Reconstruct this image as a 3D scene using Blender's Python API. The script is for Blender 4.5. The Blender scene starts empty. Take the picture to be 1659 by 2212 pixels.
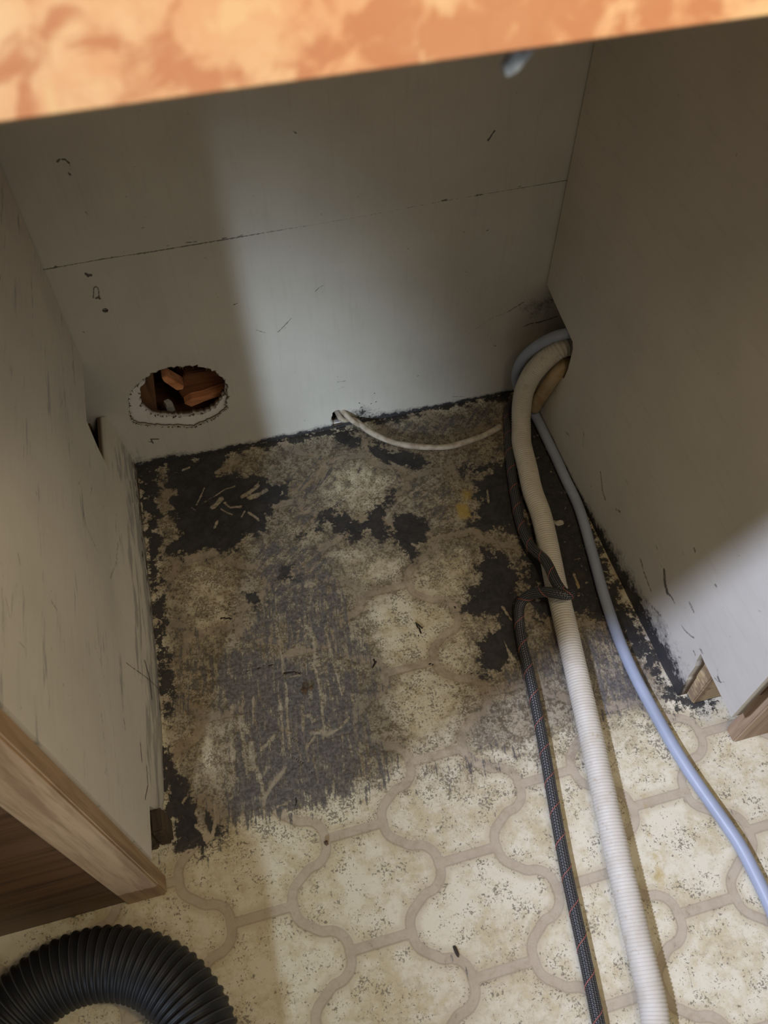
import bpy, bmesh, math
import numpy as np
from mathutils import Vector, Matrix
from mathutils.geometry import delaunay_2d_cdt
scene = bpy.context.scene
# ------------------------------------------------------------------ camera
CAMR = [[0.966313, -0.257363, -0.001737], [-0.2117, -0.790986, -0.574042], [0.146363, 0.555072, -0.818824]]
CAMC = [0.15837, -0.83365, 0.97747]
CAMF = 1813.57
cd = bpy.data.cameras.new('camera'); cam = bpy.data.objects.new('camera', cd); scene.collection.objects.link(cam)
right, down, fwd = [Vector(r) for r in CAMR]
cam.matrix_world = Matrix((( right.x, -down.x, -fwd.x, CAMC[0]), (right.y, -down.y, -fwd.y, CAMC[1]), (right.z, -down.z, -fwd.z, CAMC[2]), (0, 0, 0, 1)))
cd.sensor_fit = 'HORIZONTAL'; cd.sensor_width = 36; cd.lens = CAMF*36/1659; cd.clip_start = .01
cd.dof.use_dof = True; cd.dof.focus_distance = 1.10; cd.dof.aperture_fstop = cd.lens/2.4
scene.camera = cam
# ------------------------------------------------------------------ light
scene.view_settings.view_transform = 'Standard'; scene.view_settings.look = 'None'
scene.view_settings.gamma = 1; scene.view_settings.use_curve_mapping = False
scene.view_settings.exposure = 0.0
w = bpy.data.worlds.new('room'); scene.world = w; w.use_nodes = True
w.node_tree.nodes['Background'].inputs[0].default_value = (1.0, .91, .76, 1); w.node_tree.nodes['Background'].inputs[1].default_value = .155
def aim(o, to): o.rotation_euler = (Vector(to)-o.location).to_track_quat('-Z', 'Y').to_euler()
def lamp(name, kind, loc, to, power, col, **kw):
    l = bpy.data.lights.new(name, kind); l.energy = power; l.color = col
    for k, v in kw.items(): setattr(l, k, v)
    o = bpy.data.objects.new(name, l); o.location = loc; scene.collection.objects.link(o); aim(o, to); return o
# cool daylight from a window at the front left, falling in a slanting band on the back wall and the bay floor
o = lamp('window_daylight', 'SPOT', (-1.0, -3.3, 1.15), (.332, 0, -.10), 360, (.70, .83, 1.0), spot_size=math.radians(9.0), spot_blend=1.0, shadow_soft_size=.125)
o.scale = (.58, 2.1, 1); o.rotation_euler = (o.rotation_euler.to_matrix() @ Matrix.Rotation(math.radians(17), 3, 'Z')).to_euler()
# skylight high at the left, falling steeply under the counter edge onto the front right corner
lamp('high_window', 'SPOT', (-1.0, -.88, 2.0), (.76, -.72, .06), 300, (.68, .75, 1.0), spot_size=math.radians(26), spot_blend=.9, shadow_soft_size=.05)
# added warm fill light, set close to brighten the counter's front face
lamp('counter_fill', 'AREA', (.45, -.90, 1.27), (.25, -.60, .80), 3.3, (1.0, .80, .52), size=.12)
# added warm fill from behind the viewer, lifts the overall brightness
lamp('room_fill', 'AREA', (1.3, -2.2, 2.3), (.2, -.6, .7), 10, (1.0, .90, .74), size=.8)
# ------------------------------------------------------------------ survey of the place (metres)
BLACK = [(1.0, [(0.0524, -0.0005), (0.1006, -0.0035), (0.1447, -0.0116), (0.1235, -0.0269), (0.1178, -0.04), (0.1729, -0.0667), (0.211, -0.0912), (0.2027, -0.1146), (0.1815, -0.1203), (0.1676, -0.1569), (0.1386, -0.16), (0.1174, -0.1822), (0.0778, -0.1674), (0.0429, -0.1707), (0.0276, -0.154), (0.047, -0.1224), (0.0376, -0.0818), (0.0527, -0.0605), (0.0404, -0.0408)]), (1.0, [(0.2437, -0.1569), (0.2647, -0.1573), (0.3006, -0.1747), (0.3348, -0.1418), (0.3509, -0.1461), (0.3284, -0.1821), (0.3331, -0.1962), (0.3495, -0.1826), (0.378, -0.1877), (0.3875, -0.2133), (0.3721, -0.2368), (0.3507, -0.2531), (0.3398, -0.2404), (0.3319, -0.2161), (0.3151, -0.2166), (0.3031, -0.1983), (0.2833, -0.2106), (0.2681, -0.1965), (0.2543, -0.1751)]), (1.0, [(0.4761, -0.1608), (0.5031, -0.1425), (0.5364, -0.1198), (0.5432, -0.1353), (0.5258, -0.2176), (0.5228, -0.2895), (0.532, -0.3265), (0.5048, -0.2924), (0.4959, -0.2425), (0.4679, -0.2423), (0.4395, -0.225), (0.4551, -0.2153)]), (0.9, [(0.3035, 0.031), (0.3205, -0.0042), (0.3441, -0.0374), (0.3812, -0.0678), (0.4231, -0.102), (0.4076, -0.1091), (0.3909, -0.113), (0.3614, -0.0911), (0.328, -0.0477), (0.2983, -0.031), (0.2947, 0.0027)]), (1.0, [(0.4462, -0.2655), (0.4742, -0.2816), (0.4819, -0.3217), (0.4773, -0.339), (0.4647, -0.3538), (0.4652, -0.3816), (0.4507, -0.4159), (0.4342, -0.4373), (0.4039, -0.4455), (0.3888, -0.445), (0.3962, -0.4032), (0.4176, -0.3862), (0.4332, -0.3769), (0.4181, -0.3592), (0.3926, -0.3504), (0.4072, -0.3223), (0.4279, -0.3197), (0.4342, -0.2901)]), (0.8, [(0.5795, -0.0209), (0.6075, -0.0385), (0.6078, -0.2073), (0.6066, -0.281), (0.6064, -0.387), (0.6112, -0.5235), (0.5991, -0.5266), (0.5872, -0.4719), (0.5616, -0.4142), (0.5306, -0.3954), (0.4814, -0.3892), (0.4823, -0.3169), (0.5322, -0.2193)]), (0.85, [(0.001, -0.0009), (0.0298, -0.0113), (0.0242, -0.1244), (0.0132, -0.2357), (0.0129, -0.3574), (0.0018, -0.4039), (-0.0079, -0.3644), (-0.0028, -0.2314)]), (1.0, [(-0.0089, -0.4248), (0.0002, -0.4504), (0.0109, -0.487), (0.0236, -0.5121), (0.0446, -0.5493), (0.0219, -0.5627), (-0.005, -0.5525), (-0.0137, -0.5021)]), (0.85, [(0.1725, -0.2189), (0.1913, -0.2278), (0.1847, -0.2508), (0.1689, -0.2444)]), (0.85, [(0.1211, -0.2485), (0.1394, -0.2512), (0.1428, -0.2739), (0.1256, -0.2765)]), (0.9, [(0.0739, -0.2747), (0.097, -0.283), (0.103, -0.2683), (0.0999, -0.2646), (0.0951, -0.2754), (0.0761, -0.2682)]), (0.85, [(0.6072, -0.5098), (0.6266, -0.5339), (0.6562, -0.5493), (0.6484, -0.5583), (0.617, -0.553), (0.5966, -0.5445), (0.5936, -0.5251)]), (0.8, [(0.2066, -0.1812), (0.2232, -0.1776), (0.2518, -0.1443), (0.2728, -0.1415), (0.2466, -0.1677), (0.229, -0.1872)]), (0.7, [(0.461, -0.1178), (0.5021, -0.1243), (0.5309, -0.1045), (0.522, -0.1296), (0.4812, -0.1543), (0.461, -0.1401)]), (1.0, [(-0.0053, 0.0116), (0.0869, 0.007), (0.2482, 0.0012), (0.2964, 0.0008), (0.2964, -0.0088), (0.246, -0.0095), (0.0848, -0.0089), (0.003, -0.0086)]), (0.95, [(0.3199, 0.0139), (0.3961, 0.0082), (0.5876, 0.0013), (0.5835, -0.0099), (0.4738, -0.0076), (0.3928, -0.0037), (0.3338, -0.0044)])]
FILM = [(1.0, [(0.0547, -0.3425), (0.0893, -0.3248), (0.1417, -0.3406), (0.1842, -0.3717), (0.2412, -0.3923), (0.2276, -0.4845), (0.2025, -0.5543), (0.1625, -0.5553), (0.0942, -0.5485), (0.0473, -0.5473), (0.0581, -0.486), (0.0787, -0.4122), (0.0594, -0.3971)]), (0.8, [(0.1431, -0.1562), (0.2381, -0.2055), (0.2546, -0.3002), (0.2754, -0.3886), (0.2658, -0.4249), (0.2412, -0.3926), (0.1474, -0.3411), (0.0913, -0.3193), (0.1363, -0.2686)]), (0.75, [(0.2412, -0.3926), (0.2674, -0.419), (0.2372, -0.4668), (0.2629, -0.5206), (0.2452, -0.544), (0.1999, -0.5591)]), (0.62, [(0.0097, -0.2561), (0.0858, -0.2765), (0.0903, -0.3258), (0.0566, -0.3941), (0.0207, -0.409), (0.0018, -0.3795)]), (0.62, [(0.2021, -0.053), (0.272, -0.0536), (0.2913, -0.0311), (0.3364, -0.0799), (0.3955, -0.1226), (0.4583, -0.1482), (0.423, -0.2149), (0.3938, -0.1989), (0.3431, -0.1347), (0.2627, -0.1555), (0.2056, -0.1729)]), (0.7, [(0.394, -0.4399), (0.4906, -0.3987), (0.5804, -0.4157), (0.5988, -0.5011), (0.5937, -0.5376), (0.5076, -0.539), (0.4713, -0.4798), (0.4116, -0.4765)]), (0.7, [(0.0213, -0.4897), (0.1067, -0.5555), (0.0538, -0.5569), (0.0224, -0.5588)]), (0.65, [(0.3567, -0.0009), (0.5707, -0.0135), (0.543, -0.0701), (0.4341, -0.0646), (0.3813, -0.0458)]), (0.55, [(0.2681, -0.522), (0.3103, -0.5332), (0.381, -0.5289), (0.4303, -0.5537), (0.4085, -0.5651), (0.323, -0.5647), (0.2696, -0.556)])]
DIRT = [(1.0, [(0.0019, 0.0006), (0.5876, -0.0007), (0.6165, -0.0023), (0.6065, -0.207), (0.6096, -0.374), (0.6128, -0.524), (0.5885, -0.5485), (0.5184, -0.5419), (0.445, -0.546), (0.4018, -0.5519), (0.3314, -0.5389), (0.2666, -0.5273), (0.2386, -0.5477), (0.1599, -0.5565), (0.0869, -0.5476), (0.0221, -0.5612), (-0.0226, -0.5493), (-0.0052, -0.3652)]), (0.55, [(0.0019, 0.0006), (0.6165, -0.0023), (0.6128, -0.524), (0.6594, -0.5551), (0.4807, -0.6013), (0.3989, -0.5905), (0.3148, -0.5898), (0.2433, -0.5707), (0.1549, -0.5788), (0.0508, -0.5764), (-0.0245, -0.5664), (-0.0052, -0.3652)])]
CLEAN = [(0.55, [(0.2635, -0.3026), (0.3463, -0.2692), (0.4236, -0.2551), (0.4279, -0.3024), (0.3945, -0.3448), (0.4136, -0.3641), (0.3929, -0.4067), (0.3733, -0.4473), (0.3618, -0.4818), (0.3401, -0.5121), (0.3067, -0.5265), (0.2644, -0.5152), (0.2643, -0.474), (0.2706, -0.407), (0.2547, -0.363)]), (0.85, [(0.2707, -0.3117), (0.3304, -0.3023), (0.3776, -0.3474), (0.3646, -0.3788), (0.3312, -0.4068), (0.2765, -0.4072), (0.2718, -0.3676)]), (0.75, [(0.2757, -0.4212), (0.3276, -0.4189), (0.3601, -0.469), (0.3267, -0.5086), (0.2727, -0.5059), (0.2674, -0.4627)]), (0.55, [(0.255, -0.2178), (0.3453, -0.2498), (0.3293, -0.2835), (0.2699, -0.2898)]), (0.55, [(0.2682, -0.0707), (0.3364, -0.0799), (0.3605, -0.122), (0.3155, -0.1613), (0.2664, -0.1398)]), (0.5, [(0.0316, -0.4119), (0.0586, -0.4191), (0.0539, -0.4874), (0.0272, -0.4858)]), (0.4, [(0.0445, -0.1693), (0.0998, -0.1841), (0.1126, -0.2622), (0.0731, -0.3212), (0.0331, -0.3105)])]
YELLOW = [(1.0, [(0.4359, -0.1851), (0.4532, -0.1855), (0.4499, -0.2122), (0.4305, -0.2128)]), (0.55, [(0.446, -0.1536), (0.4766, -0.1574), (0.4647, -0.1929), (0.4334, -0.1929)]), (0.8, [(0.556, -0.3253), (0.5695, -0.3365), (0.5617, -0.3678), (0.5465, -0.3564)]), (0.7, [(0.5505, -0.3865), (0.5653, -0.3904), (0.5544, -0.4157), (0.543, -0.4092)]), (0.5, [(0.521, -0.5895), (0.5281, -0.625), (0.5158, -0.6751), (0.5141, -0.7247), (0.4813, -0.7587), (0.4849, -0.717), (0.5066, -0.6463)])]
SCRATCH = [(1, 0.0008, [(0.0769, -0.0901), (0.0851, -0.0762), (0.0925, -0.0618)]), (1, 0.0009, [(0.0889, -0.0876), (0.1043, -0.0813), (0.1202, -0.0727), (0.1352, -0.0709)]), (1, 0.003, [(0.098, -0.1003), (0.1059, -0.0955), (0.1124, -0.0881)]), (1, 0.0025, [(0.1428, -0.0916), (0.1566, -0.086), (0.1669, -0.0794)]), (1, 0.003, [(0.1529, -0.0966), (0.1681, -0.0937), (0.178, -0.0894)]), (1, 0.00125, [(0.1098, -0.1057), (0.1174, -0.1145), (0.1238, -0.1196)]), (1, 0.00125, [(0.1166, -0.0961), (0.1222, -0.1068), (0.1382, -0.1087)]), (1, 0.0015, [(0.0964, -0.1356), (0.1014, -0.1259)]), (1, 0.0015, [(0.1467, -0.1224), (0.1542, -0.1311), (0.1583, -0.1389)]), (1, 0.0006, [(0.1957, -0.1034), (0.2005, -0.1024), (0.2005, -0.0977)]), (1, 0.001, [(0.0694, -0.0926), (0.0749, -0.0986)]), (1, 0.0015, [(0.0666, -0.0214), (0.0762, -0.0191)]), (1, 0.001, [(0.135, -0.1282), (0.1419, -0.1188)]), (0.8, 0.001, [(0.169, -0.0464), (0.2041, -0.0497), (0.2437, -0.0688)]), (0.7, 0.0015, [(0.1124, -0.0385), (0.1422, -0.027), (0.1618, -0.0224)]), (1, 0.001, [(0.1519, -0.3081), (0.1507, -0.3448), (0.1478, -0.3762)]), (1, 0.001, [(0.1361, -0.4041), (0.1345, -0.437), (0.1289, -0.474)]), (1, 0.001, [(0.1483, -0.3902), (0.1422, -0.4292), (0.1364, -0.4744)]), (1, 0.00175, [(0.1914, -0.3224), (0.1936, -0.3508), (0.1877, -0.378)]), (1, 0.0011, [(0.1877, -0.378), (0.187, -0.4177), (0.1823, -0.4498), (0.1804, -0.4687)]), (1, 0.0009, [(0.2118, -0.3279), (0.2114, -0.3664), (0.2117, -0.3932), (0.2124, -0.4245)]), (0.9, 0.0009, [(0.1619, -0.4245), (0.1562, -0.4558)]), (1, 0.0015, [(0.0785, -0.4038), (0.071, -0.4315)]), (1, 0.0025, [(0.0853, -0.4189), (0.091, -0.44)]), (1, 0.0035, [(0.0927, -0.4565), (0.0907, -0.4855)]), (1, 0.00125, [(0.0845, -0.4237), (0.0843, -0.4526), (0.0827, -0.4895)]), (1, 0.001, [(0.0715, -0.4428), (0.0668, -0.4868)]), (1, 0.004, [(0.0469, -0.4201), (0.0436, -0.4433), (0.039, -0.4655)]), (1, 0.0025, [(0.0296, -0.4584), (0.0218, -0.4838)]), (1, 0.0015, [(0.1064, -0.4648), (0.1222, -0.4532)]), (1, 0.00175, [(0.126, -0.4965), (0.1103, -0.5089), (0.0976, -0.5219)]), (1, 0.0015, [(0.1652, -0.4386), (0.1727, -0.4472)]), (1, 0.002, [(0.165, -0.4614), (0.1785, -0.4634)]), (1, 0.001, [(0.1572, -0.4768), (0.1684, -0.4671)]), (1, 0.00125, [(0.1804, -0.4687), (0.1981, -0.4654), (0.2131, -0.4547)]), (1, 0.00075, [(0.182, -0.4546), (0.1894, -0.4631)]), (1, 0.00075, [(0.1524, -0.3525), (0.1841, -0.3645), (0.2133, -0.3795), (0.2423, -0.3943)]), (0.9, 0.00075, [(0.0845, -0.3244), (0.1017, -0.3281)]), (1, 0.001, [(0.1784, -0.5241), (0.1755, -0.5368), (0.1671, -0.5478)]), (0.8, 0.001, [(0.1094, -0.5368), (0.126, -0.5339)]), (0.8, 0.00075, [(0.1153, -0.5441), (0.1511, -0.5537)]), (0.9, 0.0015, [(0.0968, -0.4932), (0.0967, -0.5187)]), (1, 0.003, [(0.023, -0.518), (0.0239, -0.5326), (0.0272, -0.549)]), (1, 0.0015, [(0.0166, -0.5335), (0.0239, -0.5425)]), (1, 0.001, [(0.0412, -0.5113), (0.0395, -0.5325), (0.0325, -0.5518)]), (0.8, 0.001, [(0.0063, -0.5034), (0.0096, -0.4999)]), (1, 0.001, [(0.1056, -0.3993), (0.1001, -0.4311)]), (0.9, 0.001, [(0.094, -0.3894), (0.0921, -0.4058)]), (1, 0.00075, [(0.1481, -0.3832), (0.1639, -0.3839), (0.1681, -0.3868)]), (1, 0.002, [(0.2857, -0.0849), (0.2841, -0.1011), (0.2846, -0.1176)]), (1, 0.0015, [(0.3094, -0.0687), (0.3064, -0.0904), (0.3034, -0.1117)]), (1, 0.00175, [(0.3359, -0.0871), (0.3264, -0.1069), (0.3171, -0.1263)]), (1, 0.0015, [(0.3428, -0.1113), (0.3259, -0.1259)]), (1, 0.0015, [(0.3626, -0.1193), (0.3374, -0.1317), (0.3267, -0.1396)]), (1, 0.0015, [(0.4334, -0.1272), (0.4061, -0.1365), (0.3779, -0.1506), (0.3556, -0.1607), (0.3323, -0.1832)]), (0.9, 0.001, [(0.4363, -0.1391), (0.4065, -0.1502), (0.3851, -0.1633)]), (0.8, 0.001, [(0.2871, -0.0599), (0.3148, -0.0558), (0.3378, -0.062)]), (0.8, 0.0011, [(0.3378, -0.062), (0.3573, -0.09), (0.3771, -0.1149), (0.3959, -0.1337)]), (0.9, 0.001, [(0.4016, -0.1809), (0.4221, -0.1705)]), (0.9, 0.001, [(0.371, -0.1674), (0.3722, -0.1783)]), (0.9, 0.001, [(0.4876, -0.1719), (0.4821, -0.1945)]), (0.8, 0.001, [(0.3636, -0.0832), (0.3935, -0.1193)]), (1, 0.0015, [(0.3566, -0.2326), (0.363, -0.2393)]), (0.8, 0.001, [(0.3851, -0.1633), (0.406, -0.1662)]), (0.8, 0.001, [(0.266, -0.0655), (0.252, -0.0897)]), (0.8, 0.001, [(0.2508, -0.1246), (0.2234, -0.1437)]), (0.8, 0.001, [(0.2321, -0.1717), (0.2187, -0.1858)]), (1, 0.0025, [(0.5583, -0.2511), (0.5678, -0.2536)]), (1, 0.001, [(0.5548, -0.3363), (0.5525, -0.358)]), (0.9, 0.001, [(0.4445, -0.3582), (0.4493, -0.3807)]), (1, 0.001, [(0.4305, -0.4066), (0.4307, -0.4235), (0.4331, -0.434)])]
GOUGE = [(1, 0.0007, [(0.1168, -0.3626), (0.1252, -0.3604), (0.1376, -0.3625)]), (1, 0.0011, [(0.1477, -0.377), (0.1588, -0.3773), (0.169, -0.3827)]), (0.8, 0.0006, [(0.053, -0.3543), (0.0616, -0.3496)]), (0.8, 0.0006, [(0.0947, -0.3611), (0.1073, -0.3618)]), (0.7, 0.0006, [(0.0773, -0.3608), (0.0917, -0.3603)]), (0.8, 0.0006, [(0.1375, -0.4841), (0.1488, -0.4949), (0.1574, -0.5109)]), (0.7, 0.0006, [(0.1446, -0.4639), (0.1531, -0.4742)]), (0.7, 0.0005, [(0.1382, -0.4574), (0.1457, -0.4658)]), (0.9, 0.001, [(0.1322, -0.5326), (0.1305, -0.5409)]), (1, 0.0012, [(0.3277, -0.3535), (0.331, -0.3688)]), (0.9, 0.00075, [(0.3257, -0.3693), (0.3245, -0.3793)]), (0.9, 0.00075, [(0.3316, -0.3784), (0.3348, -0.3821)]), (0.8, 0.0006, [(0.3587, -0.4289), (0.3729, -0.4372), (0.3837, -0.4401)]), (1, 0.00125, [(0.2612, -0.3874), (0.2634, -0.3917), (0.2585, -0.3976)]), (1, 0.001, [(0.383, -0.3419), (0.3848, -0.3444)]), (1, 0.001, [(0.3277, -0.4116), (0.3329, -0.4139)]), (1, 0.00125, [(0.083, -0.2792), (0.0969, -0.2836)])]
WALLMARK = [(0.8, 0.00135, [(0.0386, 0.4879), (0.042, 0.4903), (0.0469, 0.489), (0.0496, 0.4846)]), (0.45, 0.0009, [(0.0493, 0.4837), (0.0488, 0.4778)]), (0.8, 0.00135, [(0.046, 0.4742), (0.0467, 0.4721)]), (0.4, 0.0009, [(0.057, 0.4932), (0.0618, 0.4885), (0.0635, 0.4853)]), (0.5, 0.00068, [(0.1085, 0.4693), (0.1124, 0.4702)]), (0.3, 0.00045, [(0.1057, 0.4672), (0.1083, 0.4688)]), (0.5, 0.0009, [(0.0808, 0.4699), (0.0814, 0.4687)]), (0.5, 0.0009, [(0.0947, 0.4381), (0.0975, 0.4381)]), (0.6, 0.00112, [(0.0495, 0.4272), (0.0505, 0.4242)]), (0.7, 0.0009, [(0.1021, 0.3975), (0.1041, 0.3977)]), (0.3, 0.00068, [(0.0487, 0.4468), (0.0495, 0.4272), (0.0488, 0.4083), (0.0486, 0.3886)]), (0.35, 0.00068, [(0.0256, 0.3943), (0.0291, 0.3965), (0.0315, 0.3931), (0.0273, 0.3904), (0.0256, 0.3943)]), (0.85, 0.00135, [(-0.0014, 0.3662), (0.0002, 0.3652)]), (1, 0.0018, [(0.0274, 0.3502), (0.0297, 0.3478), (0.0325, 0.3472)]), (0.9, 0.00135, [(0.027, 0.349), (0.0292, 0.346)]), (0.8, 0.0009, [(0.0261, 0.3154), (0.0304, 0.329), (0.033, 0.331), (0.0352, 0.3279), (0.0324, 0.314)]), (0.9, 0.00135, [(0.0288, 0.3141), (0.0318, 0.3154), (0.033, 0.3125)]), (0.7, 0.00112, [(0.0004, 0.2683), (0.0017, 0.2672)]), (0.7, 0.0009, [(0.1676, 0.2843), (0.1684, 0.2841)]), (0.7, 0.0009, [(0.185, 0.269), (0.1905, 0.2704)]), (0.5, 0.0009, [(0.1759, 0.2326), (0.1772, 0.2323)]), (0.5, 0.0009, [(0.2074, 0.2214), (0.2197, 0.2132)]), (0.4, 0.0009, [(0.0448, 0.2806), (0.0479, 0.2772)]), (0.5, 0.0009, [(0.1921, 0.1586), (0.1929, 0.1578)]), (1, 0.00135, [(0.0339, 0.0561), (0.0439, 0.053)]), (0.9, 0.0009, [(0.0294, 0.0519), (0.0336, 0.0495)]), (0.95, 0.00112, [(0.0339, 0.0561), (0.0353, 0.0463)]), (0.7, 0.00081, [(0.2892, 0.2673), (0.2942, 0.272)]), (0.6, 0.00068, [(0.2942, 0.272), (0.3015, 0.2748)]), (0.7, 0.00081, [(0.2348, 0.2111), (0.245, 0.2207), (0.2552, 0.231)]), (0.5, 0.00059, [(0.238, 0.212), (0.2491, 0.2182)]), (0.6, 0.0009, [(0.2073, 0.2217), (0.2191, 0.2141)]), (0.85, 0.00135, [(0.5023, 0.4382), (0.5055, 0.4439), (0.5084, 0.4484)]), (0.7, 0.0009, [(0.5011, 0.4384), (0.5035, 0.442)]), (0.7, 0.00112, [(0.2803, 0.4835), (0.2835, 0.4804)]), (0.5, 0.00068, [(0.3476, 0.3935), (0.351, 0.3965), (0.3542, 0.3936), (0.3508, 0.3911), (0.3476, 0.3935)]), (0.7, 0.00112, [(0.5128, 0.3153), (0.5152, 0.3155)]), (0.6, 0.0009, [(0.4812, 0.32), (0.4832, 0.3182)]), (0.6, 0.0009, [(0.4094, 0.3086), (0.4118, 0.3067)]), (0.5, 0.00068, [(0.2926, 0.3265), (0.2943, 0.3255)]), (0.35, 0.00068, [(0.2998, 0.3043), (0.3145, 0.3069), (0.335, 0.3055)]), (0.35, 0.00068, [(0.2942, 0.2643), (0.3009, 0.2754), (0.3188, 0.2737), (0.3611, 0.2676)]), (0.5, 0.00068, [(0.2883, 0.2656), (0.2948, 0.2731)]), (0.4, 0.00068, [(0.342, 0.24), (0.3511, 0.2333)]), (0.5, 0.00068, [(0.3574, 0.2342), (0.3605, 0.2312)]), (0.3, 0.00068, [(0.3675, 0.2974), (0.3825, 0.2872)]), (0.5, 0.00099, [(0.5035, 0.1394), (0.5158, 0.1517), (0.5332, 0.1643), (0.5589, 0.1715), (0.5786, 0.1832)]), (0.6, 0.00158, [(0.5589, 0.1715), (0.5713, 0.1784), (0.5811, 0.1842)]), (0.7, 0.00158, [(0.5878, 0.1371), (0.5983, 0.1406), (0.6107, 0.1403), (0.6228, 0.1417), (0.6389, 0.1447)]), (0.4, 0.00135, [(0.5717, 0.135), (0.5878, 0.1371)]), (0.5, 0.00135, [(0.5387, 0.1257), (0.5403, 0.1227)]), (0.5, 0.00135, [(0.5457, 0.1117), (0.5488, 0.1082)]), (0.4, 0.00135, [(0.5217, 0.2239), (0.5238, 0.2219)]), (0.6, 0.0009, [(0.5324, 0.0211), (0.534, 0.0197)]), (0.7, 0.00112, [(0.4292, 0.0771), (0.4314, 0.0784)]), (0.6, 0.00068, [(0.3099, 0.0828), (0.3195, 0.0859)]), (0.6, 0.0009, [(0.3093, 0.098), (0.3213, 0.0966)]), (0.6, 0.0009, [(0.488, 0.0178), (0.5075, 0.0123)]), (0.8, 0.00112, [(0.3401, 0.0453), (0.3414, 0.0441)]), (0.85, 0.00135, [(0.3426, 0.0345), (0.3448, 0.0351)]), (0.8, 0.00112, [(0.355, 0.0188), (0.3564, 0.0183)]), (0.7, 0.00112, [(0.3465, 0.0212), (0.3479, 0.0204)]), (0.8, 0.0009, [(0.364, 0.0602), (0.3648, 0.0588)]), (0.8, 0.00112, [(0.3581, 0.0382), (0.3595, 0.039)]), (0.8, 0.00112, [(0.3657, 0.04), (0.3669, 0.0405)]), (0.7, 0.0009, [(0.3339, 0.0249), (0.335, 0.0241)]), (0.6, 0.0009, [(0.3695, 0.0567), (0.3704, 0.0565)]), (0.5, 0.0009, [(0.4517, 0.3605), (0.4557, 0.361)]), (0.8, 0.00135, [(0.4512, 0.3688), (0.4569, 0.3697)]), (0.8, 0.00135, [(0.4949, 0.3686), (0.5008, 0.3688)]), (0.6, 0.0009, [(0.5477, 0.3713), (0.5513, 0.3713)]), (0.7, 0.00112, [(0.1454, 0.3695), (0.1574, 0.3684)]), (0.7, 0.00112, [(0.1865, 0.3671), (0.1919, 0.3673)]), (0.6, 0.00112, [(0.2053, 0.3666), (0.2108, 0.3675)]), (0.6, 0.0009, [(0.1233, 0.3694), (0.126, 0.3695)])]
SEAM = [(-0.0147, 0.3645), (0.0523, 0.366), (0.1014, 0.3649), (0.2294, 0.3651), (0.3513, 0.3656), (0.4541, 0.3683), (0.6063, 0.3687)]
HOLE = [(0.0209, 0.1314), (0.0314, 0.1565), (0.048, 0.1696), (0.0656, 0.1805), (0.0786, 0.1847), (0.0972, 0.1841), (0.1219, 0.1794), (0.138, 0.1692), (0.1532, 0.1476), (0.1562, 0.1341), (0.1527, 0.1073), (0.1484, 0.0883), (0.1281, 0.0736), (0.0972, 0.0638), (0.076, 0.0701), (0.0514, 0.0775), (0.0351, 0.0853), (0.0187, 0.097)]
HOLEIN = [(0.0377, 0.1346), (0.0364, 0.1183), (0.0478, 0.0989), (0.0692, 0.0878), (0.0903, 0.0826), (0.1176, 0.0806), (0.1358, 0.0909), (0.1501, 0.1107), (0.1545, 0.13), (0.1476, 0.1587), (0.1326, 0.1799), (0.1105, 0.1923), (0.0796, 0.1893), (0.057, 0.1696), (0.0429, 0.1513)]
STICK = [(0.0721, 0.1499), (0.0781, 0.1519), (0.0976, 0.1259), (0.0952, 0.1202), (0.0869, 0.1206), (0.0734, 0.1415)]
BLOCK = [(0.0931, 0.1085), (0.1013, 0.1267), (0.1283, 0.1251), (0.1682, 0.1284), (0.1645, 0.0815), (0.1403, 0.0784), (0.1193, 0.0745), (0.098, 0.0686), (0.0898, 0.0749), (0.0868, 0.0932)]
EDGE = [(0.0905, 0.0819), (0.1024, 0.0883), (0.1212, 0.0888), (0.1476, 0.095), (0.162, 0.093), (0.161, 0.0866), (0.1402, 0.0826), (0.1194, 0.0787), (0.0994, 0.0725)]
PLANK = [(0.0455, 0.1635), (0.0643, 0.1673), (0.05, 0.0689), (0.0202, 0.0576)]
LUMP = [(0.0678, 0.0593)]
HOLESMALL = [(0.034, 0.2942)]
WIREHOLE = [(0.2967, 0.022), (0.2989, 0.0349), (0.3062, 0.04), (0.3145, 0.0346), (0.3194, 0.0154), (0.3128, -0.0041), (0.2999, -0.0002)]
WHITE = [(0.574, -0.0679), (0.5593, -0.1157), (0.5519, -0.1588), (0.5442, -0.2), (0.5411, -0.2409), (0.5345, -0.2791), (0.5255, -0.3228), (0.5189, -0.3543), (0.5145, -0.3818), (0.5034, -0.4437), (0.4924, -0.5046), (0.481, -0.567), (0.4688, -0.63), (0.458, -0.6886), (0.4493, -0.7389), (0.4407, -0.7902), (0.4352, -0.8226), (0.4251, -0.8562), (0.4053, -0.9077)]
BLUE = [(0.6043, -0.0696), (0.6027, -0.1351), (0.601, -0.1883), (0.5998, -0.2433), (0.5877, -0.3198), (0.5768, -0.3838), (0.5701, -0.4446), (0.5686, -0.4967), (0.5716, -0.5533), (0.5756, -0.5983), (0.5813, -0.6362), (0.5901, -0.6804), (0.5953, -0.711), (0.5964, -0.7435), (0.5959, -0.7767), (0.5918, -0.8165)]
BLACKUP = [(0.5679, -0.0398), (0.5529, -0.0794), (0.5366, -0.1307), (0.5221, -0.1884), (0.5109, -0.2437), (0.5078, -0.2904), (0.5123, -0.3259)]
BLACKDN = [(0.4558, -0.3899), (0.4489, -0.4187), (0.4445, -0.4505), (0.4366, -0.4988), (0.4261, -0.5553), (0.4134, -0.6183), (0.4022, -0.6769), (0.3947, -0.7229), (0.3873, -0.7707), (0.3785, -0.8233), (0.3708, -0.8648)]
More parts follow.
